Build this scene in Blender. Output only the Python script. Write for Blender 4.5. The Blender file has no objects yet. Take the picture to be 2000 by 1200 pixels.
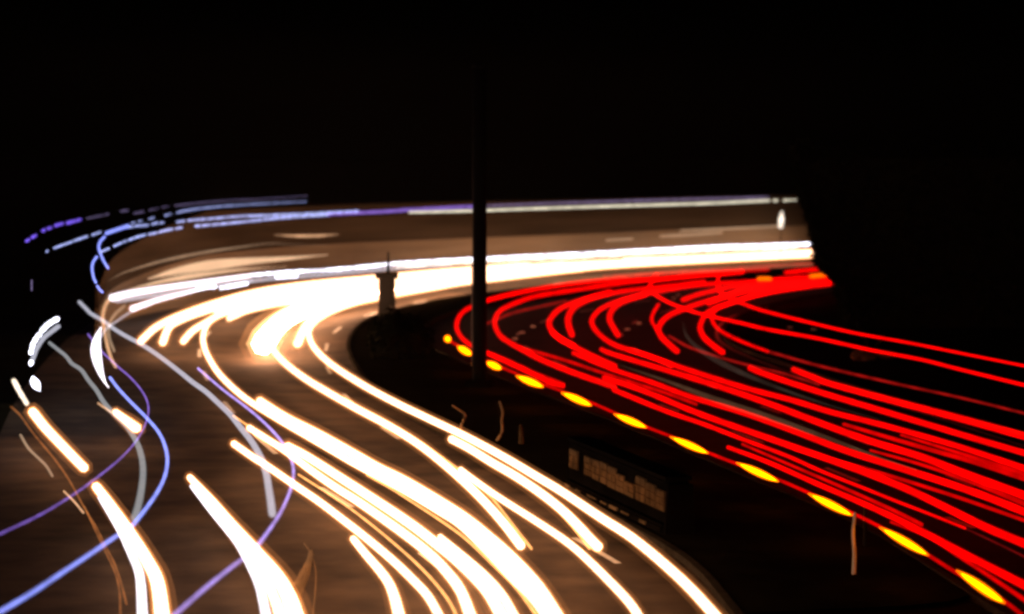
import bpy, bmesh, math, random
from mathutils import Vector, Matrix
random.seed(7)
R = math.radians
scn = bpy.context.scene
col = scn.collection

# ------------------------------------------------------------------ camera, night sky, exposure
W, H, F = 2000.0, 1200.0, 4700.0          # photograph size and focal length, pixels
EYE = 7.0                                 # camera stands on a footbridge, 7 m up
PITCH = math.atan(300.0 / F)
cam = bpy.data.cameras.new('camera'); camo = bpy.data.objects.new('camera', cam); col.objects.link(camo)
cam.sensor_width = 36.0; cam.lens = 36.0 * F / W
camo.location = (0, 0, EYE); camo.rotation_euler = (math.pi / 2 - PITCH, 0, 0)
cam.clip_end = 3000; cam.clip_start = 0.1
cam.dof.use_dof = True; cam.dof.focus_distance = 46.0; cam.dof.aperture_fstop = 0.62
scn.camera = camo

world = bpy.data.worlds.new('World'); scn.world = world; world.use_nodes = True
nt = world.node_tree; bg = nt.nodes['Background']
sky = nt.nodes.new('ShaderNodeTexSky'); sky.sky_type = 'NISHITA'; sky.sun_disc = False
sky.sun_elevation = R(-9); sky.sun_rotation = R(200)
nt.links.new(sky.outputs[0], bg.inputs[0]); bg.inputs[1].default_value = 0.05
moon = bpy.data.lights.new('moon', 'SUN'); moon.energy = 0.0006; moon.angle = R(0.5); moon.color = (1, .93, .85)
mo = bpy.data.objects.new('moon', moon); col.objects.link(mo); mo.rotation_euler = (R(50), 0, R(200))
scn.view_settings.view_transform = 'Standard'; scn.view_settings.look = 'None'
scn.view_settings.exposure = 0; scn.view_settings.gamma = 1
scn.cycles.use_denoising = True
scn.cycles.filter_width = 2.8
scn.cycles.max_bounces = 4; scn.cycles.diffuse_bounces = 2; scn.cycles.glossy_bounces = 2
scn.cycles.volume_bounces = 0; scn.cycles.transmission_bounces = 2; scn.cycles.transparent_max_bounces = 24
scn.cycles.sample_clamp_indirect = 4

def at(px, py, z):
    """point at height z seen at photograph pixel (px, py)"""
    x = (px - W / 2) / F; y = -(py - H / 2) / F
    d = Vector((x, math.cos(PITCH) + y * math.sin(PITCH), -math.sin(PITCH) + y * math.cos(PITCH)))
    t = (z - EYE) / d.z
    return Vector((0, 0, EYE)) + d * t
def atd(px, py, dist):
    """point at forward distance dist seen at photograph pixel"""
    x = (px - W / 2) / F; y = -(py - H / 2) / F
    d = Vector((x, math.cos(PITCH) + y * math.sin(PITCH), -math.sin(PITCH) + y * math.cos(PITCH)))
    return Vector((0, 0, EYE)) + d * (dist / d.y)

# ------------------------------------------------------------------ materials
def mat(name, base, rough=.8, var=.3, scale=2.0, bump=.2, spec=.3, stretch=None, metal=0.0):
    m = bpy.data.materials.new(name); m.use_nodes = True
    n = m.node_tree.nodes; l = m.node_tree.links; b = n['Principled BSDF']
    tc = n.new('ShaderNodeTexCoord'); mp = n.new('ShaderNodeMapping')
    if stretch: mp.inputs['Scale'].default_value = stretch
    l.new(tc.outputs['Object'], mp.inputs[0])
    a = n.new('ShaderNodeTexNoise'); a.inputs['Scale'].default_value = scale; a.inputs['Detail'].default_value = 8
    c = n.new('ShaderNodeTexNoise'); c.inputs['Scale'].default_value = scale * .13; c.inputs['Detail'].default_value = 4
    l.new(mp.outputs[0], a.inputs[0]); l.new(mp.outputs[0], c.inputs[0])
    mx = n.new('ShaderNodeMath'); mx.operation = 'ADD'; l.new(a.outputs[0], mx.inputs[0]); l.new(c.outputs[0], mx.inputs[1])
    r = n.new('ShaderNodeValToRGB'); r.color_ramp.elements[0].position = .35; r.color_ramp.elements[1].position = .65
    hf = n.new('ShaderNodeMath'); hf.operation = 'MULTIPLY'; hf.inputs[1].default_value = .5
    l.new(mx.outputs[0], hf.inputs[0]); l.new(hf.outputs[0], r.inputs[0])
    r.color_ramp.elements[0].color = tuple(v * (1 - var) for v in base) + (1,)
    r.color_ramp.elements[1].color = tuple(min(.95, v * (1 + var)) for v in base) + (1,)
    l.new(r.outputs[0], b.inputs['Base Color'])
    b.inputs['Roughness'].default_value = rough; b.inputs['Specular IOR Level'].default_value = spec
    b.inputs['Metallic'].default_value = metal
    if bump:
        bp = n.new('ShaderNodeBump'); bp.inputs['Strength'].default_value = bump; bp.inputs['Distance'].default_value = .03
        l.new(a.outputs[0], bp.inputs['Height']); l.new(bp.outputs[0], b.inputs['Normal'])
    return m

def glow(name, c, sparkle=0.0, sc=3.0, lit=True):
    """self-luminous light, of lamps and of added glow; sparkle = how unevenly it shone on the way"""
    m = bpy.data.materials.new(name); m.use_nodes = True
    n = m.node_tree.nodes; l = m.node_tree.links; n.remove(n['Principled BSDF'])
    e = n.new('ShaderNodeEmission'); out = n['Material Output']
    if name.startswith(('headlight', 'indicator', 'retro')): l.new(e.outputs[0], out.inputs[0]); f = 1
    else:                                  # faint lights hide nothing behind them: pure light added on both skins
        ad = n.new('ShaderNodeAddShader'); tr = n.new('ShaderNodeBsdfTransparent')
        l.new(e.outputs[0], ad.inputs[0]); l.new(tr.outputs[0], ad.inputs[1]); l.new(ad.outputs[0], out.inputs[0]); f = .55
    e.inputs[0].default_value = (c[0] * f, c[1] * f, c[2] * f, 1)
    tc = n.new('ShaderNodeTexCoord'); no = n.new('ShaderNodeTexNoise'); no.inputs['Scale'].default_value = sc
    no.inputs['Detail'].default_value = 3; l.new(tc.outputs['Object'], no.inputs[0])
    mr = n.new('ShaderNodeMapRange'); mr.inputs[1].default_value = .35; mr.inputs[2].default_value = .65
    mr.inputs[3].default_value = 1 - sparkle; mr.inputs[4].default_value = 1 + sparkle
    l.new(no.outputs[0], mr.inputs[0]); l.new(mr.outputs[0], e.inputs[1])
    m.cycles.emission_sampling = 'AUTO' if lit else 'NONE'
    return m

M = {
 'asphalt': mat('asphalt', (.050, .034, .021), .85, .8, .8, .6, .08),
 'asphalt_dark': mat('dimmed_asphalt', (.016, .015, .014), .85, .5, .9, .4, .04),  # same asphalt, darkened in colour so the red light shows less
 'soil': mat('rough_grass_soil', (.014, .013, .008), .95, .5, .8, .6, 0),
 'median': mat('median_turf', (.008, .0068, .004), .95, .5, 1.5, .6, 0),
 'kerb': mat('kerb_concrete', (.07, .065, .055), .85, .3, 3, .3, 0),
 'kerb_dark': mat('grimy_kerb', (.028, .025, .02), .9, .4, 3, .3, 0),
 'paint': mat('road_paint', (.45, .44, .40), .6, .3, 4, .1),
 'steel': mat('dark_steel', (.005, .005, .005), .8, .3, 3, .1, .15),
 'galv': mat('galvanised_steel', (.30, .29, .27), .5, .2, 3, .1, .4, metal=.3),
 'wall_dark': mat('falloff_noise_wall', (.040, .028, .017), .9, .5, .5, .2, 0, stretch=(.2, .2, 3)),  # darker copy of the wall: headlight falloff put into the colour
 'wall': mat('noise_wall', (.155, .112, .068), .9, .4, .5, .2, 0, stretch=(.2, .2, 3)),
 'cabinet': mat('cabinet_paint', (.015, .015, .013), .6, .3, 3, .1),
 'leaf': mat('dark_leaf', (.012, .013, .007), .8, .5, 1.2, 0, 0),
 'hedge': mat('black_green_leaf', (.012, .015, .008), .9, .4, 1.2, 0, 0),
 'bark': mat('bark', (.03, .024, .018), .95, .4, 3, .4, 0),
 'straw': mat('dry_grass', (.30, .22, .13), .9, .4, 3, 0, .1),
 'concrete': mat('grimy_concrete', (.004, .0035, .003), .9, .5, 1.5, .4, 0),
 'panel': mat('pale_panel', (.085, .062, .036), .9, .65, 3.2, .2, 0),
 'white': mat('white_post', (.8, .78, .74), .5, .15, 3, .05),
}
G = {
 'W': glow('headlight_warm_white', (5.2, 2.8, 1.6)),
 'WB': glow('headlight_blinding_white', (36, 17, 9)),
 'WC': glow('headlight_cool_white', (2.4, 2.15, 2.4)),
 'WL': glow('headlight_layered_white', (1.7, 1.5, 1.6), .15, 1.0),
 'WS': glow('lamp_white_sparkling', (3.0, 3.0, 3.6), .6, 2.2),
 'WD': glow('lamp_white_soft', (1.6, 1.3, 1.0), .5, 1.5),
 'AM': glow('side_lamp_amber', (1.5, .62, .18), .2, 2),
 'PE': glow('side_lamp_peach', (.70, .38, .20), .2, 1.5),
 'PD': glow('side_lamp_dim_peach', (.30, .20, .125), .15, .3),
 'PS': glow('wall_glow_peach', (.80, .50, .30), .1, .3),  # added glow for the lit wall, not a lamp
 'OR': glow('side_lamp_dull_orange', (.22, .07, .018), .4, 1.5),
 'CR': glow('roof_lamp_cream', (.95, .88, .66), .2, 1.5),
 'BL': glow('roof_lamp_blue', (.33, .40, 1.25), .2, 2),
 'LB': glow('roof_lamp_pale_blue', (.42, .48, .95), .6, 3.0),
 'VI': glow('roof_lamp_violet', (.20, .11, .52), .3, 3.0),
 'VB': glow('roof_lamp_bright_violet', (.46, .33, .95), .25, 2.0),
 'VD': glow('roof_lamp_dim_violet', (.13, .10, .20), .6, 4.0),
 'DV': glow('roof_lamp_deep_violet', (.22, .12, .95), .5, 4.0),
 'GR': glow('cab_lamp_grey_white', (.42, .42, .50), .08, 3.0),
 'GD': glow('cab_lamp_dull_grey', (.24, .25, .26), .08, 3.0),
 'DB': glow('road_glow_brown', (.055, .027, .014), .3, .6),  # added glow for headlit road, not a lamp
 'DE': glow('road_glow_faint_brown', (.022, .015, .011), .4, .5),  # fainter added glow for headlit road, not a lamp
 'R': glow('taillight_red', (1.1, .0, .0), .2, 1),
 'RM': glow('taillight_mid_red', (.6, .0, .0), .3, 1),
 'RD': glow('taillight_dim_red', (.26, .004, .003), .4, 1),
 'RF': glow('taillight_faint_red', (.09, .002, .002), .4, 1),
 'Y': glow('indicator_yellow', (7, 1.8, .0)),
 'O': glow('indicator_orange', (1.8, .22, .0)),
}

def rim(name, c, strength):  # luminous volume added as bloom around a lamp streak
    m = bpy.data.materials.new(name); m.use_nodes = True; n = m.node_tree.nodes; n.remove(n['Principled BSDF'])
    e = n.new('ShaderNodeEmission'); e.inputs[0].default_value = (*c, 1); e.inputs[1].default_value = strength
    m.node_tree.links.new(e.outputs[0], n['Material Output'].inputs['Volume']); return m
R1 = rim('warm_bloom', (1.0, .34, .09), .13); R2 = rim('faint_warm_bloom', (1.0, .36, .11), .020); R3 = rim('amber_bloom', (1.0, .16, .0), .30)
HALO = {'W': ((R1, 1.45), (R2, 2.3)), 'WB': ((rim('bright_bloom', (1.0, .5, .2), .12), 1.5), (R2, 2.2)), 'WC': ((R2, 1.9),), 'Y': ((R3, 1.6),)}

# ------------------------------------------------------------------ helpers
def tag(o, label=None, cat=None, group=None, kind=None):
    if label: o['label'] = label
    if cat: o['category'] = cat
    if group: o['group'] = group
    if kind: o['kind'] = kind
    return o
def link(name, bm, m, parent=None, smooth=False):
    me = bpy.data.meshes.new(name); bm.to_mesh(me); bm.free(); me.materials.append(m)
    if smooth:
        for p in me.polygons: p.use_smooth = True
    o = bpy.data.objects.new(name, me); col.objects.link(o)
    if parent: o.parent = parent
    return o
def empty(name, loc, rz=0):
    o = bpy.data.objects.new(name, None); col.objects.link(o); o.location = loc; o.rotation_euler = (0, 0, rz)
    o.empty_display_size = .3
    return o
def box(bm, c, s, rz=0, taper=1.0):
    vs = []
    for dz in (-1, 1):
        k = taper if dz > 0 else 1.0
        for dx, dy in ((-1, -1), (1, -1), (1, 1), (-1, 1)):
            v = Vector((dx * s[0] / 2 * k, dy * s[1] / 2 * k, dz * s[2] / 2)); v.rotate(Matrix.Rotation(rz, 3, 'Z'))
            vs.append(bm.verts.new(v + Vector(c)))
    for f in ((3, 2, 1, 0), (4, 5, 6, 7), (0, 1, 5, 4), (1, 2, 6, 5), (2, 3, 7, 6), (3, 0, 4, 7)):
        bm.faces.new([vs[i] for i in f])
def catmull(P, n=6):
    out = []
    for i in range(len(P) - 1):
        p0 = P[i - 1] if i else P[0] * 2 - P[1]; p1 = P[i]; p2 = P[i + 1]
        p3 = P[i + 2] if i + 2 < len(P) else P[-1] * 2 - P[-2]
        for k in range(n):
            t = k / n
            out.append(.5 * ((2 * p1) + (p2 - p0) * t + (2 * p0 - 5 * p1 + 4 * p2 - p3) * t * t + (3 * p1 - p0 - 3 * p2 + p3) * t ** 3))
    out.append(P[-1].copy()); return out
def tube(bm, P, rad, sides=7):
    """rounded-end tube through points P with a radius per point"""
    n = len(P); rings = []
    T = [(P[min(i + 1, n - 1)] - P[max(i - 1, 0)]).normalized() for i in range(n)]
    seq = []
    r0, r1 = rad[0], rad[-1]
    seq.append((P[0] - T[0] * r0 * .7, T[0], r0 * .6))
    for i in range(n): seq.append((P[i], T[i], rad[i]))
    seq.append((P[-1] + T[-1] * r1 * .7, T[-1], r1 * .6))
    for p, t, r in seq:
        up = Vector((0, 0, 1)) if abs(t.z) < .9 else Vector((1, 0, 0))
        a = t.cross(up).normalized(); b = a.cross(t).normalized()
        rings.append([bm.verts.new(p + (a * math.cos(2 * math.pi * k / sides) + b * math.sin(2 * math.pi * k / sides)) * r) for k in range(sides)])
    for i in range(len(rings) - 1):
        for k in range(sides):
            bm.faces.new((rings[i][k], rings[i][(k + 1) % sides], rings[i + 1][(k + 1) % sides], rings[i + 1][k]))
    bm.faces.new(rings[0][::-1]); bm.faces.new(rings[-1])
def px_tube(bm, pts, h, w, prof=None, k=1.0):
    P2 = catmull([Vector((p[0], p[1], 0)) for p in pts], 4)
    P = [at(p.x, p.y, h) for p in P2]
    w0, w1 = w if isinstance(w, tuple) else (w, w)
    ra, rb = w0 / 2 * P[0].length / F, w1 / 2 * P[-1].length / F
    L = len(P); cum = [0]
    for i in range(1, L): cum.append(cum[-1] + (P[i] - P[i - 1]).length)
    rad = [(ra + (rb - ra) * c / max(cum[-1], 1e-6)) * k for c in cum]
    if prof:
        rad = [r * {'lens': max(.12, math.sin(math.pi * c / cum[-1])) if cum[-1] else 1, 'taper': max(.08, min(1, 2.2 * min(c, cum[-1] - c) / cum[-1]))}[prof] for r, c in zip(rad, cum)]
    tube(bm, P, rad)
def trail(name, label, cat, group, m, h, w, *segs, prof=None):
    if len(segs) > 1:                      # a blinking or broken streak: every dash is a part
        root = empty(name, at(*segs[0][0], h)); tag(root, label, cat, group)
        for s in segs:
            bm = bmesh.new(); px_tube(bm, s, h, w, prof); o = link('dash', bm, G[m], root, True)
            o.data.transform(Matrix.Translation(-root.location))
        return root
    bm = bmesh.new()
    for s in segs: px_tube(bm, s, h, w, prof)
    o = link(name, bm, G[m], None, True)
    # origin at the trail's first point
    p = o.data.vertices[0].co.copy(); p.z = 0
    o.data.transform(Matrix.Translation(-p)); o.location = p
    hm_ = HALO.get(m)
    for rm_, k_ in (hm_ if hm_ and not prof else ()):   # bloom round the lamp streak, put in as thin luminous volumes
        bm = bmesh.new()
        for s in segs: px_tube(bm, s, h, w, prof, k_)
        g = link('bloom_shell', bm, rm_, o, True); g.data.transform(Matrix.Translation(-p))
    return tag(o, label, cat, group)

# ------------------------------------------------------------------ the ground and the carriageways
def sheet(name, px, z, m, kind='structure', flat=True):
    P = [at(x, y, 0) for x, y in px]
    P2 = catmull(P + [P[0]], 5)[:-1]
    bm = bmesh.new(); vs = [bm.verts.new((p.x, p.y, z)) for p in P2]; bm.faces.new(vs)
    bmesh.ops.triangulate(bm, faces=bm.faces[:])
    bmesh.ops.recalc_face_normals(bm, faces=bm.faces[:])
    if bm.faces[:][0].normal.z < 0: bmesh.ops.reverse_faces(bm, faces=bm.faces[:])
    return tag(link(name, bm, m), kind=kind)
bm = bmesh.new(); vs = [bm.verts.new(v) for v in ((-1500, -60, 0), (1500, -60, 0), (1500, 2500, 0), (-1500, 2500, 0))]; bm.faces.new(vs)
tag(link('ground', bm, M['soil']), kind='structure')

WOUT = [(0, 1400), (0, 1200), (-30, 1000), (-5, 860), (60, 740), (150, 650), (270, 590), (450, 556), (735, 534), (1000, 518), (1300, 503), (1800, 484)]
WINN = [(1580, 1400), (1440, 1210), (1340, 1100), (1180, 1008), (1010, 925), (850, 845), (742, 775), (690, 710), (682, 668), (712, 632), (780, 606), (900, 582), (1100, 558), (1300, 540), (1800, 510)]
ROUT = [(2400, 1010), (2100, 880), (1800, 800), (1550, 720), (1440, 680), (1415, 650), (1450, 618), (1560, 585), (1800, 555)]
RINN = [(2100, 1290), (1900, 1170), (1690, 1040), (1450, 935), (1200, 830), (1000, 752), (880, 700), (826, 672), (826, 648), (862, 622), (940, 600), (1100, 578), (1300, 560), (1800, 528)]
sheet('road', WOUT + WINN[::-1], .004, M['asphalt'])
sheet('road', RINN + ROUT[::-1], .004, M['asphalt_dark'])

def ribbon(bm, px, w, z0, z1, off=0.0, closed=False):
    P = catmull([at(x, y, 0) for x, y in px], 6)
    prev = None
    for i, p in enumerate(P):
        t = (P[min(i + 1, len(P) - 1)] - P[max(i - 1, 0)]).normalized(); a = Vector((t.y, -t.x, 0))
        ring = [bm.verts.new((*(p + a * (off - w / 2)).xy, z0)), bm.verts.new((*(p + a * (off - w / 2)).xy, z1)),
                bm.verts.new((*(p + a * (off + w / 2)).xy, z1)), bm.verts.new((*(p + a * (off + w / 2)).xy, z0))]
        if prev:
            for k in range(3): bm.faces.new((prev[k], prev[k + 1], ring[k + 1], ring[k]))
        prev = ring
for nm, ed in (('kerb', WINN), ('kerb', RINN), ('kerb', ROUT)):
    bm = bmesh.new(); ribbon(bm, ed, .14, 0, .12); bmesh.ops.recalc_face_normals(bm, faces=bm.faces[:])
    tag(link(nm, bm, M['kerb_dark']), kind='structure')
# the turf island between the carriageways
isl = WINN[1:-1] + RINN[1:-1][::-1]
sheet('median_grass', isl, .09, M['median'])

def markings(px, dash, gap, w, z=.008, t0=0, count=999):
    P = catmull([at(x, y, 0) for x, y in px], 12); bm = bmesh.new(); s = -t0; on = None; n = 0
    acc = 0
    for i in range(len(P) - 1):
        a, b = P[i], P[i + 1]; d = (b - a); L = d.length
        t = Vector((d.y, -d.x, 0)).normalized() * w / 2
        ph = acc % (dash + gap)
        if ph < dash or gap == 0:
            bm.faces.new([bm.verts.new((*q.xy, z)) for q in (a - t, a + t, b + t, b - t)])
        acc += L
    bmesh.ops.recalc_face_normals(bm, faces=bm.faces[:])
    if bm.faces[:] and bm.faces[:][0].normal.z < 0: bmesh.ops.reverse_faces(bm, faces=bm.faces[:])
    return tag(link('road_marking', bm, M['paint']), kind='structure')
def off(px, dx, dy): return [(x + dx, y + dy) for x, y in px]
markings([(1480, 1330), (1330, 1185), (1180, 1085), (1000, 985), (830, 890), (700, 800), (648, 735), (636, 690), (655, 648), (720, 616), (850, 585), (1100, 552)], 3, 6, .12)
markings([(1120, 1400), (1000, 1240), (860, 1110), (700, 1000), (560, 905), (450, 800), (395, 720), (400, 660), (470, 618), (640, 584), (900, 556)], 3, 6, .12)
markings([(2200, 1180), (2000, 1075), (1700, 950), (1450, 850), (1220, 765), (1080, 705), (1010, 665), (1035, 640), (1120, 612), (1300, 582)], 2, 5, .12)
markings([(2200, 1060), (2000, 990), (1700, 870), (1450, 780), (1280, 705), (1215, 660), (1240, 630), (1330, 600)], 2, 5, .12)
markings([(2300, 990), (2050, 890), (1800, 808), (1560, 735), (1425, 680), (1400, 650), (1425, 622), (1500, 600)], 9, 0, .12)

# ------------------------------------------------------------------ noise wall behind the far bend
WALL = [(190, 655), (219, 632), (300, 610), (400, 594), (487, 581), (600, 568), (735, 557), (1000, 541), (1300, 524), (1588, 509), (1720, 503)]
WP = catmull([at(x, y, 0) for x, y in WALL], 4)
wallo = empty('noise_barrier', WP[0]); tag(wallo, 'long tan noise wall curving behind the far bend, lit by passing headlights', 'wall')
WZ = 4.3
def wall_mesh(z0, z1, th, offs=0):
    bm = bmesh.new(); prev = None
    for i, p in enumerate(WP):
        t = (WP[min(i + 1, len(WP) - 1)] - WP[max(i - 1, 0)]).normalized(); a = Vector((-t.y, t.x, 0))
        q = p - WP[0]
        e = a * (offs + th / 2); f = a * (offs - th / 2)
        k_ = min(1, .45 + .55 * i / 12)
        ring = [bm.verts.new((*(q + f).xy, z0 * k_)), bm.verts.new((*(q + f).xy, z1 * k_)), bm.verts.new((*(q + e).xy, z1 * k_)), bm.verts.new((*(q + e).xy, z0 * k_))]
        if prev:
            for k in range(4): bm.faces.new((prev[k], prev[(k + 1) % 4], ring[(k + 1) % 4], ring[k]))
        else: bm.faces.new(ring)
        prev = ring
    bm.faces.new(prev[::-1]); bmesh.ops.recalc_face_normals(bm, faces=bm.faces[:]); return bm
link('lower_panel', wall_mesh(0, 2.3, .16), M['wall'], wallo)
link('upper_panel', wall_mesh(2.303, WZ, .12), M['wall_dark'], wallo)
link('capping_rail', wall_mesh(WZ + .002, WZ + .12, .22), M['concrete'], wallo)

# ------------------------------------------------------------------ posts, cabinet, barrier
p = at(937, 760, 0)
pole = empty('sign_gantry_pole', p); tag(pole, 'thick black steel pole rising from the median in front of the light band', 'pole')
def lathe(prof, sides=20, c=(0, 0)):
    bm = bmesh.new(); prev = None
    for r, z in prof:
        ring = [bm.verts.new((c[0] + r * math.cos(2 * math.pi * k / sides), c[1] + r * math.sin(2 * math.pi * k / sides), z)) for k in range(sides)]
        if prev:
            for k in range(sides): bm.faces.new((prev[k], prev[(k + 1) % sides], ring[(k + 1) % sides], ring[k]))
        else: bm.faces.new(ring[::-1])
        prev = ring
    bm.faces.new(prev); return bm
link('shaft', lathe([(.215, 0), (.215, 3), (.20, 9.5)]), M['steel'], pole, True)
link('footing', lathe([(.42, 0), (.42, .22), (.36, .26)]), M['concrete'], pole)
link('pole_cap', lathe([(.215, 9.502), (.22, 9.6), (.05, 9.68)]), M['steel'], pole)
bm = bmesh.new(); box(bm, (-.235, -.02, 2.2), (.03, .06, 3.0)); link('lit_edge_strip', bm, M['galv'], pole)  # pale strip added for the lit left edge of the pole

p = at(756, 665, 0)
cab = empty('roadside_cabinet', p); tag(cab, 'dark upright roadside cabinet with thin aerial, behind the median bush', 'cabinet')
s = p.length / F
bm = bmesh.new(); box(bm, (0, 0, 1.15), (.62, .5, 2.3)); bmesh.ops.bevel(bm, geom=bm.edges[:], offset=.03, segments=2, affect='EDGES'); link('housing', bm, M['cabinet'], cab)
bm = bmesh.new(); box(bm, (0, 0, 2.42), (.86, .7, .22), 0, .96); bmesh.ops.bevel(bm, geom=bm.edges[:], offset=.03, segments=2, affect='EDGES'); link('roof', bm, M['cabinet'], cab)
bm = bmesh.new(); tube(bm, [Vector((0.05, 0, 2.53)), Vector((.05, 0, 2.85)), Vector((.06, 0, 3.3))], [.07, .05, .03]); link('aerial', bm, M['steel'], cab)
bm = bmesh.new(); box(bm, (0, -.262, 1.2), (.5, .02, 1.9)); link('door', bm, M['cabinet'], cab)
bm = bmesh.new(); box(bm, (.18, -.285, 1.25), (.03, .03, .18)); d = link('handle', bm, M['galv'], cab)

# crash barrier in the median beside the nearest headlight streak
A, B = at(1108, 958, 0), at(1300, 1052, 0)
d = B - A; L = d.length; rz = math.atan2(d.y, d.x)
bar = empty('crash_barrier', A, rz); tag(bar, 'low grimy concrete barrier with pale patchy panels on the dark median', 'barrier')
bm = bmesh.new(); box(bm, (L / 2, 0.25, .12), (L, .7, .24)); bmesh.ops.bevel(bm, geom=bm.edges[:], offset=.04, segments=2, affect='EDGES'); link('plinth', bm, M['concrete'], bar)
bm = bmesh.new(); box(bm, (L / 2, 0.25, .64), (L, .42, .80)); bmesh.ops.bevel(bm, geom=bm.edges[:], offset=.03, segments=2, affect='EDGES'); link('wall_body', bm, M['concrete'], bar)
bm = bmesh.new(); box(bm, (L / 2, 0.25, 1.08), (L, .5, .07)); link('coping', bm, M['concrete'], bar)
random.seed(3)
for u0, u1, z0, hh in ((.02, .11, .50, .40), (.19, .27, .50, .38), (.275, .35, .48, .40), (.36, .43, .48, .42), (.44, .52, .46, .42), (.525, .60, .46, .34), (.61, .70, .46, .26), (.72, .81, .46, .46), (.815, .90, .46, .42), (.905, .985, .46, .38)):
    bm = bmesh.new(); x0, x1 = u0 * L, u1 * L
    box(bm, ((x0 + x1) / 2, .032, z0 + hh / 2), (x1 - x0, .02, hh))
    for i in range(2):
        for k in range(3):
            cx = x0 + (i + .5) * (x1 - x0) / 2; cz = z0 + (k + .5) * hh / 3
            box(bm, (cx, .012 + random.uniform(-.006, .006), cz), ((x1 - x0) / 2 * .92, .03, hh / 3 * .9))
    link('pale_panel', bm, M['panel'], bar)
for i in range(7):
    u = .05 + .13 * i + random.uniform(-.03, .03); bm = bmesh.new(); box(bm, (u * L, -.115, .16), (.09 * L * random.uniform(.4, 1), .03, .07 * random.uniform(.4, 1))); link('plinth_patch', bm, M['panel'], bar)
bm = bmesh.new(); box(bm, (L + .06, .25, .5), (.10, .6, 1.0), 0, .8); link('end_block', bm, M['concrete'], bar)

def bent(name, label, pts, w, m, base, cat='post', group=None):
    D = at(*base, 0).y
    P = catmull([atd(x, y, D) for x, y in pts], 4); o = at(*base, 0)
    bm = bmesh.new(); tube(bm, [q - o for q in P], [w * (1 - .35 * i / len(P)) for i in range(len(P))])
    e = link(name, bm, M[m], None, True); e.location = o; return tag(e, label, cat, group)
bent('marker_post', 'slim white marker post on the black verge below the amber dashes', [(1667, 1132), (1669, 1085), (1666, 1040), (1670, 1003)], .036, 'white', (1667, 1132))
bent('marker_post', 'thin black post crossing the lowest red streak beside the white marker post', [(1690, 1075), (1690, 1040), (1689, 990)], .05, 'steel', (1690, 1075))
bent('broken_post', 'short bent stick leaning at the edge of the median, far end of the barrier', [(897, 846), (902, 828), (909, 812), (900, 803), (884, 792)], .035, 'straw', (897, 846), 'stick')
bent('broken_post', 'tall crooked pale stake standing between the bent stick and the barrier', [(968, 868), (974, 856), (981, 842), (980, 820), (982, 806), (976, 785)], .04, 'straw', (968, 868), 'stake')
bent('marker_post', 'stubby flat-topped dull post at the left end of the pale-panelled barrier', [(1018, 874), (1018, 855), (1017, 832)], .07, 'panel', (1018, 874))
bent('reflector_post', 'little white reflector post glinting under the cream roof-light streak at far right', [(1525, 517), (1525, 470), (1526, 446)], .03, 'steel', (1525, 517))
bm = bmesh.new(); q = atd(1525, 429, at(1525, 517, 0).y)
tube(bm, [Vector((0, 0, -.45)), Vector((.02, 0, 0)), Vector((.06, 0, .48))], [.14, .17, .06])
o = link('reflector', bm, glow('retro_glint_glow', (1.6, 1.35, 1.1), .3, 3), bpy.data.objects['reflector_post'], True)  # reflected glint put in as emission; the reflector is no lamp
o.location = q - bpy.data.objects['reflector_post'].location

studs = ('first pale road stud inside the second red loop, lowest of three', 'middle pale road stud of the three inside the second red loop', 'uppermost pale road stud of the three inside the second red loop',
 'lower pale road stud right of the fourth red loop', 'upper pale road stud right of the fourth red loop', 'brighter pale road stud among the far red lines at the first crossing', 'dim pale road stud just left of the brighter far one',
 'bluish glinting road stud above the lower high red line', 'faint road stud between the two high red lines')
for i, (x, y) in enumerate(((1006, 663), (1020, 651), (1041, 639), (1225, 645), (1248, 633), (1325, 578), (1316, 584), (1543, 641), (1590, 645))):
    o = at(x, y, .02); bm = bmesh.new(); box(bm, (0, 0, .03), (.22, .16, .05), 0, .7)
    e = link('road_stud', bm, M['white']); e.location = o
    tag(e, studs[i], 'road stud', 'reflective road studs')

# ------------------------------------------------------------------ planting
def leaf_mesh(centres, n, size, seed=1, core=True):
    rnd = random.Random(seed); bm = bmesh.new()
    if core:
        for c, r in centres:
            g = bmesh.ops.create_icosphere(bm, subdivisions=2, radius=1, matrix=Matrix.Translation(c) @ Matrix.Diagonal((r[0] * .8, r[1] * .8, r[2] * .8, 1)))
            for v in g['verts']: v.co += Vector((rnd.uniform(-.08, .08), rnd.uniform(-.08, .08), rnd.uniform(-.08, .08)))
    tot = sum(r[0] * r[2] for c, r in centres)
    for c, r in centres:
        for _ in range(int(n * r[0] * r[2] / tot)):
            d = Vector((rnd.gauss(0, 1), rnd.gauss(0, 1), rnd.gauss(0, 1))).normalized() * rnd.uniform(.72, 1.12)
            p = Vector((c[0] + d.x * r[0], c[1] + d.y * r[1], max(.05, c[2] + d.z * r[2])))
            a = Vector((rnd.gauss(0, 1), rnd.gauss(0, 1), rnd.gauss(0, 1))).normalized(); b = a.orthogonal().normalized()
            s = size * rnd.uniform(.5, 1.3)
            bm.faces.new([bm.verts.new(p + a * s), bm.verts.new(p + b * s * .5), bm.verts.new(p - a * s), bm.verts.new(p - b * s * .5)])
    return bm
def bush(label, base, spec, n, size, m, seed, name='bush', cat='bush'):
    o = empty(name, base); tag(o, label, cat, 'dark shrubs of the median and verge')
    link('foliage', leaf_mesh(spec, n, size, seed), M[m], o)
    bm = bmesh.new()
    for k in range(3):
        a = k * 2.1; tube(bm, [Vector((0, 0, 0)), Vector((.2 * math.cos(a), .2 * math.sin(a), .5)), Vector((.5 * math.cos(a), .5 * math.sin(a), 1.0))], [.05, .04, .02])
    link('stem', bm, M['bark'], o); return o
b = at(772, 705, 0)
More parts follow.
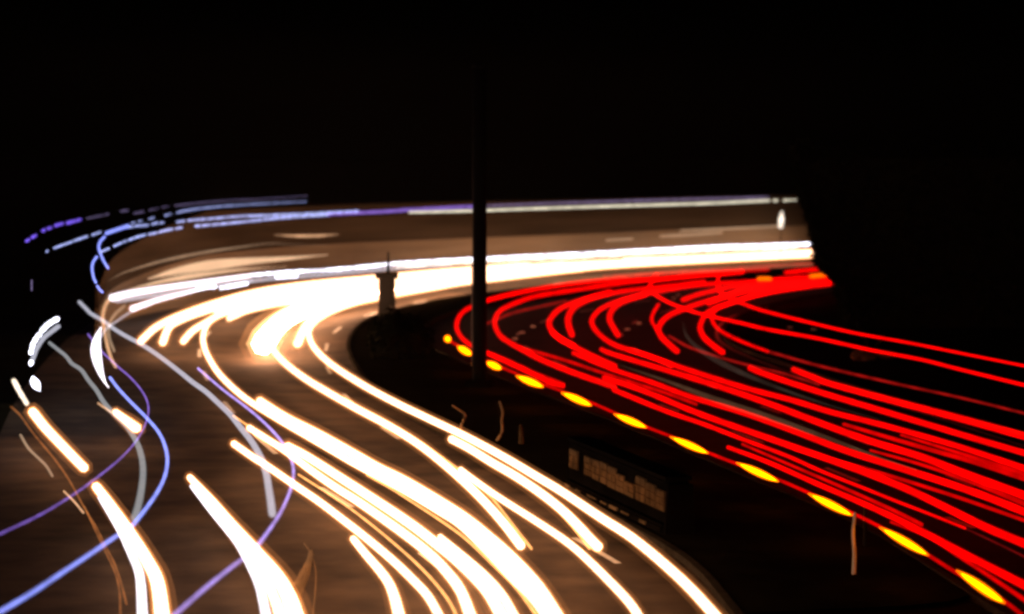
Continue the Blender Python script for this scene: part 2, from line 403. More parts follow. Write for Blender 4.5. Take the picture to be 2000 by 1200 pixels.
bush('large rounded dark bush at the nose of the median under the cabinet', b, [((-.12, 0, .75), (.8, .8, .95)), ((.45, .2, .7), (.8, .8, .85))], 2600, .09, 'leaf', 4)
bush('small pale scrubby bush on the black verge under the two high red streaks', at(1700, 705, 0), [((-.2, 0, .18), (.45, .3, .2)), ((.55, .1, .2), (.35, .3, .15))], 500, .07, 'straw', 12)
b = at(1632, 640, 0)
hd = empty('hedge', b); tag(hd, 'tall black hedge hiding the right ends of the light streaks', 'hedge')
D = b.y
def hz(px, py): q = atd(px, py, D); return q.x - b.x, q.z
prof = [hz(1652, 600), hz(1640, 556), hz(1604, 520), hz(1598, 480), hz(1592, 440), hz(1575, 395), hz(1560, 350), hz(1556, 310)]
rnd = random.Random(5); bm = bmesh.new()
rows = []
for (x, z) in [(prof[0][0] + .1, 0)] + prof:
    rows.append([(x + .25, 0, z), (x + .25, 2.4, z), (26, 2.4, z), (26, 0, z)])
rows.append([(prof[-1][0] + .6, .4, prof[-1][1] + .3), (prof[-1][0] + .6, 2, prof[-1][1] + .3), (26, 2, prof[-1][1] + .3), (26, .4, prof[-1][1] + .3)])
prev = None
for r_ in rows:
    ring = [bm.verts.new(v) for v in r_]
    if prev:
        for k in range(4): bm.faces.new((prev[k], prev[(k + 1) % 4], ring[(k + 1) % 4], ring[k]))
    prev = ring
bm.faces.new(prev)
zt = prof[-1][1] + .3
def left(z):
    pr = [(prof[0][0] + .1, 0)] + prof
    for i in range(len(pr) - 1):
        if pr[i][1] <= z <= pr[i + 1][1]:
            t = (z - pr[i][1]) / (pr[i + 1][1] - pr[i][1] + 1e-6); return pr[i][0] + (pr[i + 1][0] - pr[i][0]) * t
    return pr[-1][0]
for _ in range(15000):
    z = rnd.uniform(0, zt + .25); u = rnd.random()
    if u < .3: p = Vector((left(z) + rnd.uniform(-.05, .35), rnd.uniform(-.15, 2.5), z))
    elif u < .85: p = Vector((left(z) + (rnd.random() ** 2) * (26 - left(z)), rnd.uniform(-.25, .1), z))
    else: p = Vector((rnd.uniform(left(zt), 26), rnd.uniform(0, 2.4), zt + rnd.uniform(-.1, .5)))
    a = Vector((rnd.gauss(0, 1), rnd.gauss(0, 1), rnd.gauss(0, 1))).normalized(); c = a.orthogonal().normalized(); s = rnd.uniform(.06, .16)
    bm.faces.new([bm.verts.new(p + a * s), bm.verts.new(p + c * s * .5), bm.verts.new(p - a * s), bm.verts.new(p - c * s * .5)])
link('foliage', bm, M['hedge'], hd)
for k in range(8):
    bm = bmesh.new(); tube(bm, [Vector((3 * k + 1.4, 1.2, 0)), Vector((3 * k + 1.5, 1.2, 2))], [.1, .07]); link('stem', bm, M['bark'], hd)

# dry grass on the verge beside the near left headlights
b = at(592, 1205, 0); tu = empty('grass_tuft', b); tag(tu, 'wispy dry grass tuft leaning beside the thick white streaks at bottom', 'grass tuft')
D = b.y; bm = bmesh.new()
for k in range(16):
    t = k / 15; x0 = 558 + 22 * t; P = [atd(x0 + 2, 1168 + 10 * t, D) - b, atd(575 + 22 * t, 1140, D) - b, atd(592 + 14 * t, 1110 + 4 * math.sin(k), D) - b, atd(604 + 6 * t, 1082 + 6 * math.cos(k * 2), D) - b]
    P = [Vector((q.x, q.y + .05 * math.sin(k * 3), q.z)) for q in P]
    tube(bm, catmull(P, 3), [.006 + .006 * (j % 2) for j in range(len(catmull(P, 3)))], 4)
link('blades', bm, M['straw'], tu)
bm = bmesh.new(); P = [atd(611, 1200, D) - b, atd(616, 1150, D) - b, atd(616, 1110, D) - b, atd(605, 1078, D) - b, atd(594, 1062, D) - b]
tube(bm, catmull(P, 3), [.009] * len(catmull(P, 3)), 5); link('stalk', bm, M['straw'], tu)

# ------------------------------------------------------------------ LIGHT TRAILS
HL, TL, RL = .65, .85, 4.2
def head(label, w, *s, m='W', h=HL, prof=None):
    if m == 'W': w = tuple(v * .9 for v in (w if isinstance(w, tuple) else (w, w)))
    return trail('headlight_trail', label, 'light trail', 'white headlight streaks', m, h, w, *s, prof=prof)
def amber(label, w, *s, m='AM', h=HL, prof=None): return trail('side_and_surface_light', label, 'light trail', 'thin amber and peach streaks', m, h, w, *s, prof=prof)  # side lamps, plus added glow for lit wall and road
def roof(label, w, *s, m='LB', h=RL, prof=None):
    w = tuple(v * .82 for v in (w if isinstance(w, tuple) else (w, w)))
    return trail('roof_light_trail', label, 'light trail', 'blue and cream roof-light streaks', m, h, w, *s, prof=prof)
def red(label, w, *s, m='R', h=TL, prof=None):
    w = tuple(v * .95 for v in (w if isinstance(w, tuple) else (w, w)))
    return trail('taillight_trail', label, 'light trail', 'red tail-light streaks', m, h, w, *s, prof=prof)

# the white band across the far bend and its stubs
head('uppermost white streak of the far band, ending in the leftmost stub of the bend', (7, 13), [(1587, 491), (1450, 498), (1300, 505), (1125, 511), (900, 527), (735, 542), (600, 555), (500, 570), (420, 592), (350, 617), (305, 640), (276, 666)])
head('white streak ending in the second stub from the left of the bend', (7, 14), [(1587, 493), (1300, 508), (1125, 515), (900, 531), (735, 548), (600, 564), (500, 580), (420, 602), (360, 622), (330, 640), (318, 669)])
head('white streak ending in the short stub between the second stub and the long loop', (7, 12), [(1587, 495), (1300, 510), (1125, 518), (900, 536), (735, 556), (600, 573), (500, 591), (440, 610), (400, 632), (375, 648), (358, 667)])
head('white streak stopping short above the gap beside the long loop', (7, 10), [(1587, 496), (1300, 512), (1125, 520), (900, 538), (735, 562), (600, 582), (520, 598), (480, 608), (448, 622)])
head('long white streak looping round the bend and down to the bottom right of centre', (7, 18), [(1587, 497), (1300, 512), (1125, 521), (900, 541), (735, 566), (600, 586), (500, 600), (440, 612), (410, 628), (398, 650), (398, 674), (408, 700), (432, 735), (478, 777), (540, 817), (600, 852), (655, 884), (700, 910), (760, 942), (800, 964), (860, 1000), (900, 1026), (950, 1075), (1000, 1128), (1040, 1168), (1070, 1210)])
head('dense white streak filling the upper left of the far band', (7, 18), [(1100, 514), (900, 533), (735, 553), (640, 566), (560, 580), (480, 594), (425, 606)])
head('dense white streak filling the middle of the far band', (6, 18), [(1400, 503), (1125, 522), (900, 544), (735, 571), (640, 586), (580, 600), (540, 622), (520, 648)])
head('broad blinding white glare at the tip of the bend, with the widest stub', (7, 44), [(900, 548), (735, 577), (660, 590), (600, 606), (560, 625), (532, 648), (514, 672)], m='WB')
head('white streak ending in the short stub inside the bend right of the glare', (7, 17), [(1587, 498), (1300, 513), (1125, 525), (900, 549), (735, 581), (680, 592), (630, 612), (598, 636), (581, 671)])
head('white streak from the glare to a rounded tip with amber on its right', (8, 19), [(1137, 525), (900, 551), (735, 579), (640, 600), (575, 622), (540, 640), (528, 660), (534, 684), (560, 712), (600, 742), (650, 772), (700, 800), (760, 832), (815, 866), (862, 902), (912, 946), (950, 984), (985, 1024), (1017, 1066)])
head('innermost white streak of the bend, running on as the rightmost white one', (7, 22), [(1587, 499), (1325, 511), (1200, 517), (1137, 524), (1000, 541), (900, 553), (850, 562), (760, 577), (700, 590), (645, 610), (612, 632), (603, 652), (614, 680), (650, 714), (712, 754), (775, 788), (837, 818), (900, 848), (950, 874), (1000, 902), (1050, 932), (1100, 962), (1175, 1012), (1237, 1052), (1300, 1104), (1350, 1151), (1405, 1212)])
# near white streaks
head('short white streak ending at a rounded tip with an amber line on its left', (15, 20), [(882, 858), (920, 878), (960, 903), (1010, 932), (1060, 966), (1100, 998), (1130, 1028), (1150, 1050), (1168, 1068)])
head('white streak crossing between the two rounded tips to the bottom edge', (12, 18), [(900, 918), (925, 937), (960, 962), (990, 982), (1050, 1020), (1112, 1062), (1162, 1107), (1225, 1172), (1252, 1212)])
head('white streak joining the long loop at a step on its right side', (16, 26), [(508, 784), (560, 817), (625, 850), (700, 892), (740, 915), (800, 945), (900, 1006), (950, 1045), (1000, 1090), (1050, 1145), (1092, 1210)])
head('white streak starting at a blunt stub just under the long loop', (13, 16), [(722, 922), (800, 958), (870, 1000), (930, 1045), (990, 1105), (1040, 1150), (1080, 1210)])
head('white streak starting thin beside the grey wobbly streak and widening downward', (12, 24), [(487, 836), (525, 860), (562, 884), (607, 918), (660, 955), (700, 980), (775, 1032), (825, 1070), (862, 1105), (898, 1152), (922, 1212)])
head('thick white streak between the amber-edged pair, ending at the bottom edge', (16, 26), [(562, 872), (600, 892), (660, 930), (725, 972), (800, 1022), (850, 1060), (890, 1092), (930, 1130), (955, 1160), (984, 1212)])
head('white streak beginning at a blunt amber-rimmed end low in the middle', (12, 20), [(860, 1049), (900, 1082), (945, 1122), (980, 1162), (1008, 1212)])
head('long white streak starting at a rounded tip below the grey wobbly streak', (13, 18), [(457, 867), (500, 897), (520, 909), (575, 947), (625, 981), (675, 1019), (712, 1048), (762, 1090), (800, 1126), (835, 1164), (862, 1212)])
head('short white branch curving down from the blunt step at lower middle', (14, 24), [(690, 1053), (712, 1080), (750, 1125), (768, 1160), (782, 1212)])
head('thick white streak from the pointed tip at lower left, right-hand lamp', (13, 38), [(371, 933), (412, 977), (450, 1022), (500, 1078), (540, 1125), (565, 1170), (580, 1215)])
head('cool white streak hugging the left flank of the thick lower-left streak', (8, 21), [(374, 950), (420, 1008), (460, 1056), (488, 1105), (508, 1150), (522, 1212)], m='WL')
head('white streak in the core of the thick lower-left group', (10, 24), [(400, 975), (450, 1036), (490, 1090), (520, 1135), (538, 1175), (550, 1212)], m='W')
head('white streak at far lower left, right-hand lamp of its pair', (18, 33), [(188, 951), (212, 982), (250, 1036), (285, 1092), (308, 1140), (318, 1212)])
head('white streak at far lower left, left-hand lamp of its pair', (11, 22), [(196, 972), (232, 1032), (259, 1088), (274, 1130), (279, 1212)], m='WL')
head('separate straight white streak at the left edge, above the violet line', 18, [(64, 805), (87, 834), (125, 874), (150, 900), (164, 914)])
head('dull beige streak leading into the straight white one at the left edge', 9, [(27, 744), (38, 765), (52, 788)], m='WD')
head('short fat white streak ending on the violet loop at left', (12, 20), [(226, 805), (248, 822), (266, 836)])
head('thin beige tail in front of the short fat white streak', 4, [(192, 788), (205, 797), (218, 806)], m='PE')
head('bluish white lens-shaped flash in front of the blue loop', (21, 19), [(197, 640), (189, 665), (188, 690), (194, 720), (204, 745), (212, 757)], m='WC', h=1.6, prof='lens')
head('small white blob alone at the left edge', 17, [(64, 736), (68, 748), (78, 764)], m='WS', h=1.6, prof='lens')
head('upper row of sparkling white beads in the cluster at the left edge', (8, 10), [(112, 623), (109, 625)], [(105, 627), (100, 630)], [(97, 632), (91, 636)], [(89, 639), (82, 646)], m='WS', h=2.4)
head('lower arc of sparkling white beads in the cluster at the left edge', (9, 7), [(77, 654), (71, 660)], [(69, 664), (65, 670)], [(64, 674), (62, 681)], [(61, 686), (60, 690)], [(61, 708), (60, 712)], m='WS', h=2.4)
head('blurred lavender streak behind the sparkling dashes at the left edge', 9, [(114, 638), (98, 650), (84, 662), (72, 680), (66, 696), (61, 708)], m='GR', h=2.4)
# thin secondary lights along the white group
amber('amber line hugging the right side of the first rounded tip', (3, 5), [(820, 862), (880, 905), (925, 940), (965, 978), (1005, 1030), (1038, 1072)])
amber('amber line hugging the left side of the second rounded tip', (3, 5), [(985, 918), (1025, 942), (1075, 982), (1112, 1022), (1135, 1050), (1151, 1072)])
amber('amber line under the thick white streak at lower middle', (4, 6), [(583, 927), (650, 970), (700, 1005), (762, 1055), (825, 1112), (872, 1167), (896, 1212)])
amber('amber line under the long looped streak, longest of its kind', (4, 7), [(717, 928), (765, 955), (810, 984), (862, 1018), (910, 1053), (960, 1100), (1008, 1148), (1055, 1212)])
amber('faint amber line in the groove of the long loop', 2.5, [(720, 905), (800, 950), (870, 990), (940, 1040)])
amber('short amber lead-in before the widening white streak', 3.5, [(456, 812), (470, 822), (486, 833)])
amber('dull orange line snaking down the left edge to the bottom', 4, [(22, 795), (40, 812), (60, 840), (80, 865), (105, 895), (130, 930), (150, 965), (167, 997), (185, 1025), (205, 1065), (225, 1105), (238, 1145), (247, 1180)], m='OR')
amber('brownish line just inside the dull orange one at the left', 3.5, [(165, 990), (188, 1040), (208, 1082), (226, 1122), (234, 1160), (235, 1208)], m='OR')
amber('peach wisp left of the dull orange line at the left edge', 5, [(40, 850), (55, 875), (75, 895), (90, 910), (102, 930)], m='PD')
amber('tiny peach dash under the violet line at left', 4, [(125, 960), (145, 980), (163, 1002)], m='PE')
amber('peach line hooking down from the white tip past the crossing grey streak', 6, [(216, 583), (206, 596), (201, 618), (204, 645), (209, 672), (217, 700), (226, 717)], m='PE', h=1.1)
amber('thinner peach hook just right of the longer one', 5, [(243, 598), (224, 615), (213, 636), (214, 662), (223, 686)], m='PD', h=1.1)
# white and lavender lights just above the band
head('bright cool white streak along the top of the bend, fat at its left end', (7, 13), [(487, 539), (400, 551), (325, 562), (250, 574), (219, 582)], m='WC', h=1.2)
amber('lavender shadowy streak under the cool white one on top of the bend', (7, 8), [(490, 549), (400, 561), (325, 574), (228, 588)], m='GR', h=1.1)
head('shorter cool white streak below the top one, pointed at its left end', (5, 11), [(380, 568), (312, 585), (285, 594), (259, 603)], m='WC', h=1.0)
head('broken pale dashes continuing the shorter cool white streak', 6, [(384, 566), (402, 562), (420, 560)], [(432, 563), (455, 559), (482, 554)], m='WS', h=1.0)
roof('thin pale blue line curving from the pointed white tip down to the lens-shaped flash', 4, [(262, 606), (245, 616), (228, 628), (208, 642), (196, 660)], m='GR', h=1.0)
head('sparkling bluish line riding along the top of the far white band', (6, 5), [(1588, 477), (1500, 480), (1400, 483), (1300, 488), (1100, 498), (900, 508), (775, 515), (735, 519), (650, 527), (560, 532), (490, 538)], m='WS', h=1.2)
head('second sparkling line between the top one and the band, fading at centre', (6, 4), [(1560, 483), (1400, 489), (1300, 494), (1100, 505), (900, 514), (775, 522)], m='WD', h=1.0)
head('short sparkling fleck under the top line left of the cabinet', 7, [(540, 541), (560, 540), (578, 539)], m='WS', h=1.1)
amber('broad soft peach wall glow filling the space under the curved beige line', (16, 26), [(640, 498), (560, 505), (480, 511), (400, 520), (340, 531), (290, 545)], m='PS', h=2.0, prof='taper')  # glowing tube added to brighten the wall behind it
amber('second broad soft peach wall glow right above the cool white one', (8, 12), [(560, 521), (480, 526), (400, 536), (340, 545), (290, 556), (250, 566)], m='PS', h=1.9, prof='taper')  # another tube of added glow for the lit wall
amber('beige line arching above the soft peach glow from the left', 5, [(640, 480), (575, 478), (525, 476), (455, 485), (400, 493), (325, 508), (275, 522), (237, 535), (213, 549)], m='PD', h=2.6, prof='taper')
amber('short bright peach wisp above the beige arch', 5, [(535, 459), (575, 461), (620, 461), (662, 458)], m='PE', h=3.1, prof='taper')
amber('dotted peach line high on the noise wall at right', 4, [(1185, 470), (1235, 467)], [(1290, 462), (1350, 459), (1410, 455)], [(1330, 451), (1420, 447), (1520, 442)], m='PD', h=2.5)
amber('lavender-grey band under the sparkling line, from the top of the bend to the cabinet', (6, 7), [(880, 517), (775, 524), (700, 531), (620, 538), (540, 544), (492, 549)], m='GR', h=1.05)
# roof lights
roof('topmost violet dotted line, leftmost of all', (7, 5), [(52, 471), (57, 468)], [(63, 464), (70, 460)], [(84, 451), (87, 449)], [(94, 447), (100, 445)], [(109, 441), (122, 437)], [(132, 436), (146, 432)], [(151, 431), (157, 429)], m='DV')
roof('dim violet continuation of the topmost dotted line', 3, [(170, 427), (200, 421)], [(206, 420), (212, 418)], [(236, 413), (250, 411)], [(262, 417), (280, 414)], m='VD')
roof('faint greyish line on top of the blue ones, left of centre', (3, 1.2), [(292, 411), (310, 407)], [(318, 405), (330, 403)], [(342, 402), (400, 396), (450, 392), (500, 390), (560, 386), (600, 383)], m='VD')
roof('grey-violet dashed line second from the top', (4, 1.2), [(258, 436), (265, 434)], [(272, 433), (278, 431)], [(292, 428), (302, 425)], [(323, 421), (335, 418)], [(346, 416), (362, 412), (395, 407), (450, 402), (500, 399), (560, 396), (598, 394)], m='LB')
roof('long white-blue dashed line from the far left dot to the centre', 5, [(91, 492), (93, 490)], [(106, 485), (122, 479), (140, 473)], [(144, 471), (170, 462)], [(181, 459), (196, 454)], [(253, 444), (258, 443)], [(264, 442), (290, 440)], [(298, 438), (307, 436)], [(313, 436), (318, 435)], [(346, 434), (360, 432)], [(368, 431), (430, 426), (480, 422), (500, 422), (600, 418), (700, 413)], m='LB')
roof('thick bright blue-white stretch where the hooked line meets the dashed one', 8, [(208, 456), (228, 449), (250, 442)], m='BL')
roof('lower blue-white dashed line, from the hook to the centre', 5.5, [(198, 492), (212, 486)], [(223, 481), (236, 475)], [(241, 473), (246, 471)], [(252, 469), (266, 464), (284, 459)], [(291, 458), (306, 455)], [(311, 454), (317, 452)], [(321, 451), (336, 448)], [(344, 447), (355, 445)], [(382, 442), (430, 438), (500, 431), (560, 425), (640, 420)], m='LB')
roof('hazy violet band joining the blue lines across the centre to the pole', 7, [(640, 419), (700, 416), (760, 413), (800, 410), (860, 407), (925, 404)], m='VI')
roof('dim speckled violet band right of the pole, above the cream line', 5, [(945, 403), (1100, 397), (1300, 391), (1500, 386)], m='VD')
roof('long cream line from left of the pole to the dots at far right', (5, 5), [(800, 415), (925, 412), (1100, 406), (1300, 400), (1400, 397), (1502, 392)], [(1511, 392), (1518, 392)], m='CR')
roof('short tapering cream dash, last on the right', (6, 1.5), [(1532, 392), (1545, 391), (1562, 391)], m='CR')
roof('pale blue hook bending right under the dashed lines', 6, [(204, 463), (196, 472), (193, 483), (197, 498), (204, 513), (211, 524)], m='BL')
roof('pale blue hook bending left, lower of the two hooks', 6, [(189, 502), (182, 512), (180, 525), (183, 543), (187, 552)], [(190, 559), (194, 565), (200, 571)], m='BL')
roof('almost invisible blue fleck at the far left edge', 4, [(62, 548), (62, 568)], m='VD')
roof('thin violet loop swinging out to the left edge', 4.5, [(172, 653), (186, 672), (200, 688), (215, 702), (232, 718), (252, 735), (272, 757), (285, 778), (290, 798), (287, 820), (277, 843), (262, 867), (235, 896), (200, 925), (150, 962), (80, 1005), (-6, 1046)], m='VI', h=2.4)
roof('thick blue loop sweeping down to the bottom left corner', (7, 9), [(215, 738), (230, 758), (255, 785), (285, 815), (308, 842), (321, 868), (327, 898), (322, 930), (305, 965), (280, 1000), (255, 1030), (225, 1049), (180, 1080), (120, 1120), (60, 1160), (-8, 1200)], m='BL', h=2.4)
roof('bright violet loop behind the white tips, ending at the bottom edge', (6, 8), [(387, 720), (410, 740), (440, 765), (480, 795), (510, 820), (535, 845), (552, 866), (566, 890), (573, 915), (572, 938), (564, 966), (545, 1006), (515, 1050), (490, 1079), (450, 1110), (400, 1150), (338, 1204)], m='VB', h=2.4)
roof('long grey wobbly streak from upper left to its square end at lower middle', (8, 18), [(155, 590), (168, 603), (178, 613), (202, 627), (225, 644), (250, 659), (275, 672), (300, 688), (325, 706), (352, 727), (378, 748), (402, 765), (425, 786), (448, 808), (468, 833), (488, 858), (503, 882), (514, 905), (521, 930), (525, 955), (529, 980), (532, 1004)], m='GR', h=2.4)
roof('shorter dull grey wobbly streak left of the long one', (8, 17), [(97, 670), (112, 682), (128, 695), (140, 710), (158, 722), (172, 742), (188, 762), (202, 785), (222, 808), (245, 830), (262, 855), (273, 880), (279, 908), (279, 935), (274, 970), (268, 995), (262, 1012)], m='GD', h=2.4)

# red tail lights, near left to far right
red('dark red edge line strung between the amber flashes', (5, 8), [(874, 663), (903, 680), (965, 711), (1035, 741), (1078, 757), (1128, 776), (1165, 791), (1230, 820), (1272, 838), (1345, 866), (1392, 888), (1475, 920), (1532, 942), (1617, 980), (1655, 998), (1705, 1022), (1763, 1053), (1822, 1090), (1865, 1117), (1912, 1143), (1965, 1177), (2010, 1212)], m='RM')
red('outermost red loop, passing behind the black pole', (8, 9), [(1280, 545), (1180, 549), (1100, 556), (1000, 574), (950, 588), (920, 600), (902, 612), (893, 628), (893, 645), (904, 662), (925, 678), (955, 692), (1025, 724), (1075, 748), (1100, 755)])
red('dim red line ending beside the pole above the second loop', 6, [(1500, 527), (1300, 534), (1175, 546), (1050, 565), (952, 586)], m='RM')
red('dark red far line just above the red group', 7, [(1605, 514), (1500, 520), (1400, 526), (1300, 533), (1180, 541)], m='RD')
red('second red loop, just right of the pole', (7, 12), [(1450, 530), (1350, 538), (1275, 546), (1225, 552), (1125, 566), (1050, 578), (1012, 590), (982, 604), (969, 618), (967, 636), (977, 656), (1000, 672), (1020, 683), (1060, 704), (1125, 730), (1200, 756)])
red('slim red line above the blunt end of the second loop', 6, [(1015, 679), (1100, 703), (1175, 728), (1250, 752), (1300, 768), (1360, 790)], m='RM')
red('short dim red line low beside the pole', 7, [(950, 687), (1000, 708), (1050, 731), (1101, 751)], m='RM')
red('dim red spur branching off inside the second loop', 5, [(1105, 588), (1050, 600), (1000, 612), (952, 632)], m='RD')
red('red loop third from the pole, with a blunt end under it', (8, 13), [(1375, 550), (1300, 560), (1225, 568), (1150, 582), (1100, 600), (1077, 620), (1073, 637), (1085, 655), (1112, 672), (1150, 693), (1200, 716)])
red('short fat red patch on the outside of the third loop', 10, [(1080, 650), (1098, 664), (1120, 675)])
red('curved red stub inside the third loop', 12, [(1190, 571), (1145, 586), (1120, 602), (1110, 620), (1111, 638), (1117, 654)])
red('red loop fourth from the pole, running right into the long lines', (8, 12), [(1525, 548), (1375, 556), (1300, 567), (1225, 583), (1180, 600), (1158, 620), (1158, 637), (1175, 657), (1205, 676), (1262, 694), (1312, 712), (1375, 733), (1462, 760), (1550, 783), (1625, 806), (1725, 831), (1850, 866), (1925, 890), (2010, 918)])
red('curved red stub inside the fourth loop', 11, [(1260, 575), (1215, 590), (1194, 608), (1191, 626), (1199, 642), (1207, 655)])
red('fat red patch laid over the start of the long lines', 9, [(1232, 684), (1262, 694), (1300, 708), (1310, 714)])
red('red loop fifth from the pole, ending in a rounded tip', (8, 12), [(1640, 545), (1500, 562), (1400, 583), (1332, 605), (1302, 620), (1287, 638), (1289, 654), (1305, 671), (1322, 686)])
red('thin red line crossing down into the fifth loop', 6, [(1286, 595), (1276, 612), (1273, 627), (1283, 644)])
red('red loop sixth from the pole, ending in a rounded tip', (7, 12), [(1575, 557), (1500, 570), (1432, 590), (1385, 608), (1368, 635), (1373, 656), (1392, 674), (1411, 688)])
red('thin red loop right of the sixth, trailing off into a faint line', (9, 5), [(1637, 552), (1500, 572), (1412, 598), (1393, 612), (1391, 626), (1402, 642), (1426, 657), (1462, 673), (1500, 687)], m='R')
red('faint red line running under the two high lines to the right edge', 5, [(1500, 687), (1600, 715), (1750, 750), (1875, 777), (2010, 810)], m='RD')
red('faint red line joining the fifth loop to the lines at right', 5, [(1307, 657), (1350, 680), (1412, 700), (1470, 716), (1530, 730), (1600, 752)], m='RD')
red('red far line with a break at the first crossing', 7, [(1450, 532), (1400, 536), (1350, 540), (1275, 549)])
red('short red far dash at the upper right end', 8, [(1535, 533), (1570, 529), (1604, 526)])
red('red far line running below the amber far flashes', 9, [(1637, 537), (1525, 546), (1450, 557), (1375, 572), (1334, 586)])
red('broad red far line feeding the second crossing', 11, [(1625, 544), (1525, 554), (1450, 567), (1385, 592)])
red('lowest thin red far line at right', 5, [(1655, 550), (1575, 558), (1500, 571), (1450, 584)], m='RM')
red('lower of the two high red lines, hooked at its upper left', (8, 7), [(1282, 537), (1274, 548), (1269, 562), (1278, 574), (1300, 588), (1325, 599), (1360, 611), (1400, 621), (1450, 632), (1500, 644), (1600, 662), (1700, 684), (1800, 703), (1875, 722), (2010, 755)], h=3.0)
red('upper of the two high red lines, starting upright at the second crossing', (8, 5.5), [(1404, 535), (1402, 552), (1406, 570), (1430, 584), (1460, 597), (1500, 610), (1600, 635), (1675, 652), (1775, 670), (1875, 690), (2010, 717)], h=3.0)
red('rightmost of the long lower red lines, starting at a rounded tip', (11, 15), [(1550, 722), (1590, 738), (1625, 751), (1750, 785), (1875, 818), (2010, 855)])
red('long lower red line next to the rightmost, starting farther left', (11, 12), [(1465, 719), (1500, 733), (1600, 766), (1700, 796), (1800, 826), (1900, 856), (2010, 888)])
red('short-lived red line starting below the middle of the long lines', (7, 11), [(1648, 829), (1725, 852), (1825, 881), (1900, 902), (2010, 938)], m='RM')
red('thick long red line running from the median bend to the right edge', (9, 17), [(1175, 683), (1200, 693), (1300, 723), (1400, 754), (1500, 788), (1600, 826), (1700, 862), (1800, 893), (1875, 922), (2010, 972)])
red('thick long red line just below the thickest one', (8, 16), [(1120, 690), (1200, 723), (1275, 748), (1350, 776), (1450, 806), (1550, 842), (1650, 880), (1750, 912), (1850, 944), (1925, 970), (2010, 1004)])
red('slim red line under the pair of thick ones', 7, [(1553, 878), (1625, 898), (1712, 922), (1800, 949), (1875, 973), (1950, 999), (2010, 1020)], m='RM')
red('thick red line second from the bottom in the lower right', (10, 17), [(1180, 738), (1260, 765), (1375, 812), (1500, 856), (1620, 898), (1700, 927), (1775, 957), (1850, 993), (1925, 1030), (2010, 1066)], m='R')
red('slim red line fading out above the thick bottom line', (10, 5), [(1200, 762), (1300, 803), (1375, 829), (1450, 858), (1540, 892), (1600, 919), (1675, 949), (1750, 979), (1825, 1008), (1885, 1032)], m='R')
red('soft red line between the fading one and the bottom line', (5, 8), [(1450, 868), (1540, 907), (1640, 950), (1740, 995), (1800, 1025)], m='RM')
red('thick bottom red line reaching the lower right corner', (8, 17), [(1422, 874), (1500, 903), (1600, 947), (1675, 979), (1750, 1013), (1825, 1051), (1900, 1091), (2010, 1148)])
red('slim red line just under the thick bottom one', (5, 9), [(1740, 1020), (1812, 1049), (1875, 1088), (1950, 1137), (2010, 1178)], m='RM')
red('faint dark red line in the gap below the fading one', 4, [(1880, 1030), (1940, 1058), (2010, 1092)], m='RF')

red('mid-red line filling the gap right of the thickest lower red line', (5, 10), [(1700, 880), (1800, 908), (1900, 943), (2010, 988)], m='RM')
red('mid-red line in the upper right of the dense red group', (5, 9), [(1760, 850), (1850, 878), (1930, 903), (2010, 928)], m='RM')
amber('dull brown-grey lit-road glow in the widest gap of the red lines', (9, 18), [(1205, 712), (1300, 744), (1400, 782), (1500, 815), (1600, 850), (1700, 887), (1790, 918)], m='DB', h=.5, prof='taper')  # glowing band added where headlights would light the road
amber('dull brown lit-road glow curving below the rounded tips of the red loops', (10, 12), [(1335, 630), (1340, 655), (1370, 685), (1430, 720), (1520, 758), (1620, 792), (1720, 820)], m='DE', h=.5, prof='taper')  # also added glow for road lit by headlights
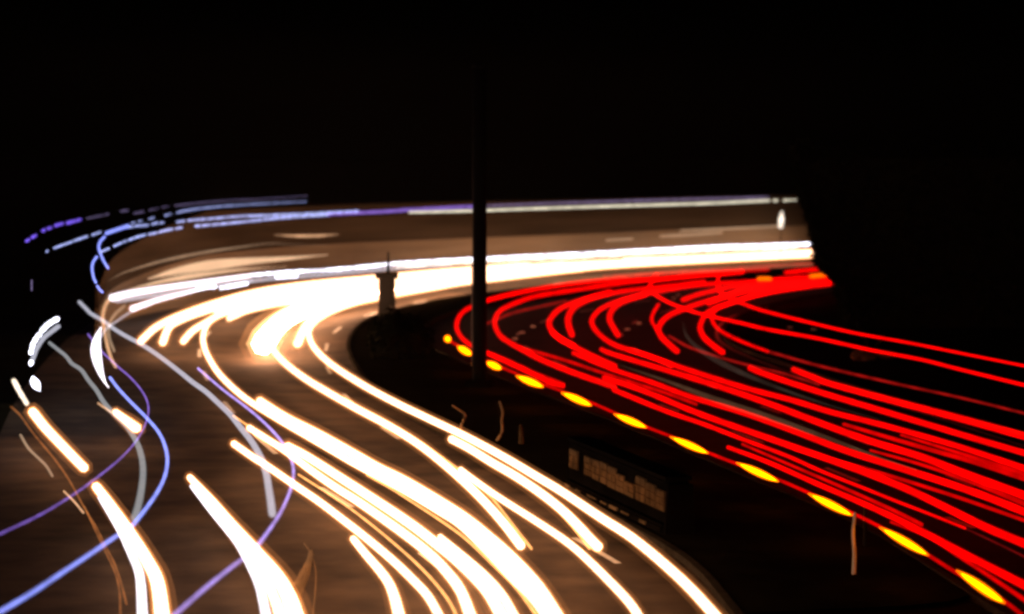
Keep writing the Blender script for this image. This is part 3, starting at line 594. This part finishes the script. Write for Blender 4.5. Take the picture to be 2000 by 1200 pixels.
# indicator flashes
fl = [(874, 662, 875, 663, 11), (897, 679, 919, 692, 12), (953, 709, 977, 720, 12), (1014, 737, 1058, 755, 12), (1103, 770, 1152, 791, 12), (1206, 812, 1259, 834, 12),
      (1317, 857, 1379, 884, 12), (1447, 908, 1516, 939, 13), (1588, 969, 1660, 1005, 14), (1728, 1036, 1808, 1082, 15), (1878, 1121, 1957, 1175, 17)]
words = ('smallest round amber flash at the far left end of the row', 'second amber flash, just left of the black pole', 'short amber flash just right of the black pole', 'fourth amber flash from the left end of the row',
         'fifth amber flash, above the bent stakes', 'sixth amber flash, middle of the row', 'seventh amber flash, above the pale-panelled barrier', 'eighth amber flash, right of the barrier',
         'amber flash touching the top of the white marker post', 'amber flash next right of the thin black post', 'largest amber flash in the bottom right corner')
for (x0, y0, x1, y1, w), lab in zip(fl, words):
    o = empty('indicator_flash', at((x0 + x1) / 2, (y0 + y1) / 2, TL)); tag(o, lab, 'light flash', 'amber indicator flashes along the median edge')
    n = 9; P = []; Rr = []; Ro = []
    for k in range(n):
        t = k / (n - 1); q = at(x0 + (x1 - x0) * t, y0 + (y1 - y0) * t, TL); P.append(q - o.location)
        e = math.sqrt(max(0.03, 1 - (2 * t - 1) ** 2)) if x1 - x0 > 4 else 1
        Rr.append(w * .78 / 2 * q.length / F * e * .85)
    bm = bmesh.new(); tube(bm, P, Rr, 10); link('flash_core', bm, G['Y'], o, True)
    bm = bmesh.new(); tube(bm, [P[0] * 1.25] + P[1:-1] + [P[-1] * 1.12], [r * 1.75 for r in Rr], 10); link('bloom_shell', bm, R3, o, True)  # luminous volume added for the bloom around the flash
for (x0, y0, x1, y1), lab in (((1482, 545, 1504, 545), 'dull orange flash in the far red lines, left one'), ((1584, 540, 1619, 537), 'longer orange flash at the right end of the far red lines'), ((1630, 538, 1634, 538), 'tiny orange dot at the tip of the far red lines')):
    trail('indicator_flash', lab, 'light flash', 'orange flashes in the far red lines', 'O', 1.0, 7, [(x0, y0), ((x0 + x1) / 2, (y0 + y1) / 2 - .2), (x1, y1)])

# ------------------------------------------------------------------ haze in the headlights
HAZE = .00006
if HAZE:
    bm = bmesh.new(); box(bm, (0, 110, 5.4), (260, 300, 12.8))
    hm = bpy.data.materials.new('night_haze'); hm.use_nodes = True; n = hm.node_tree.nodes; n.remove(n['Principled BSDF'])
    pv = n.new('ShaderNodeVolumePrincipled'); pv.inputs['Density'].default_value = HAZE; pv.inputs['Color'].default_value = (.9, .86, .8, 1)
    pv.inputs['Anisotropy'].default_value = .0
    hm.node_tree.links.new(pv.outputs[0], n['Material Output'].inputs['Volume'])
    tag(link('haze', bm, hm), kind='stuff')
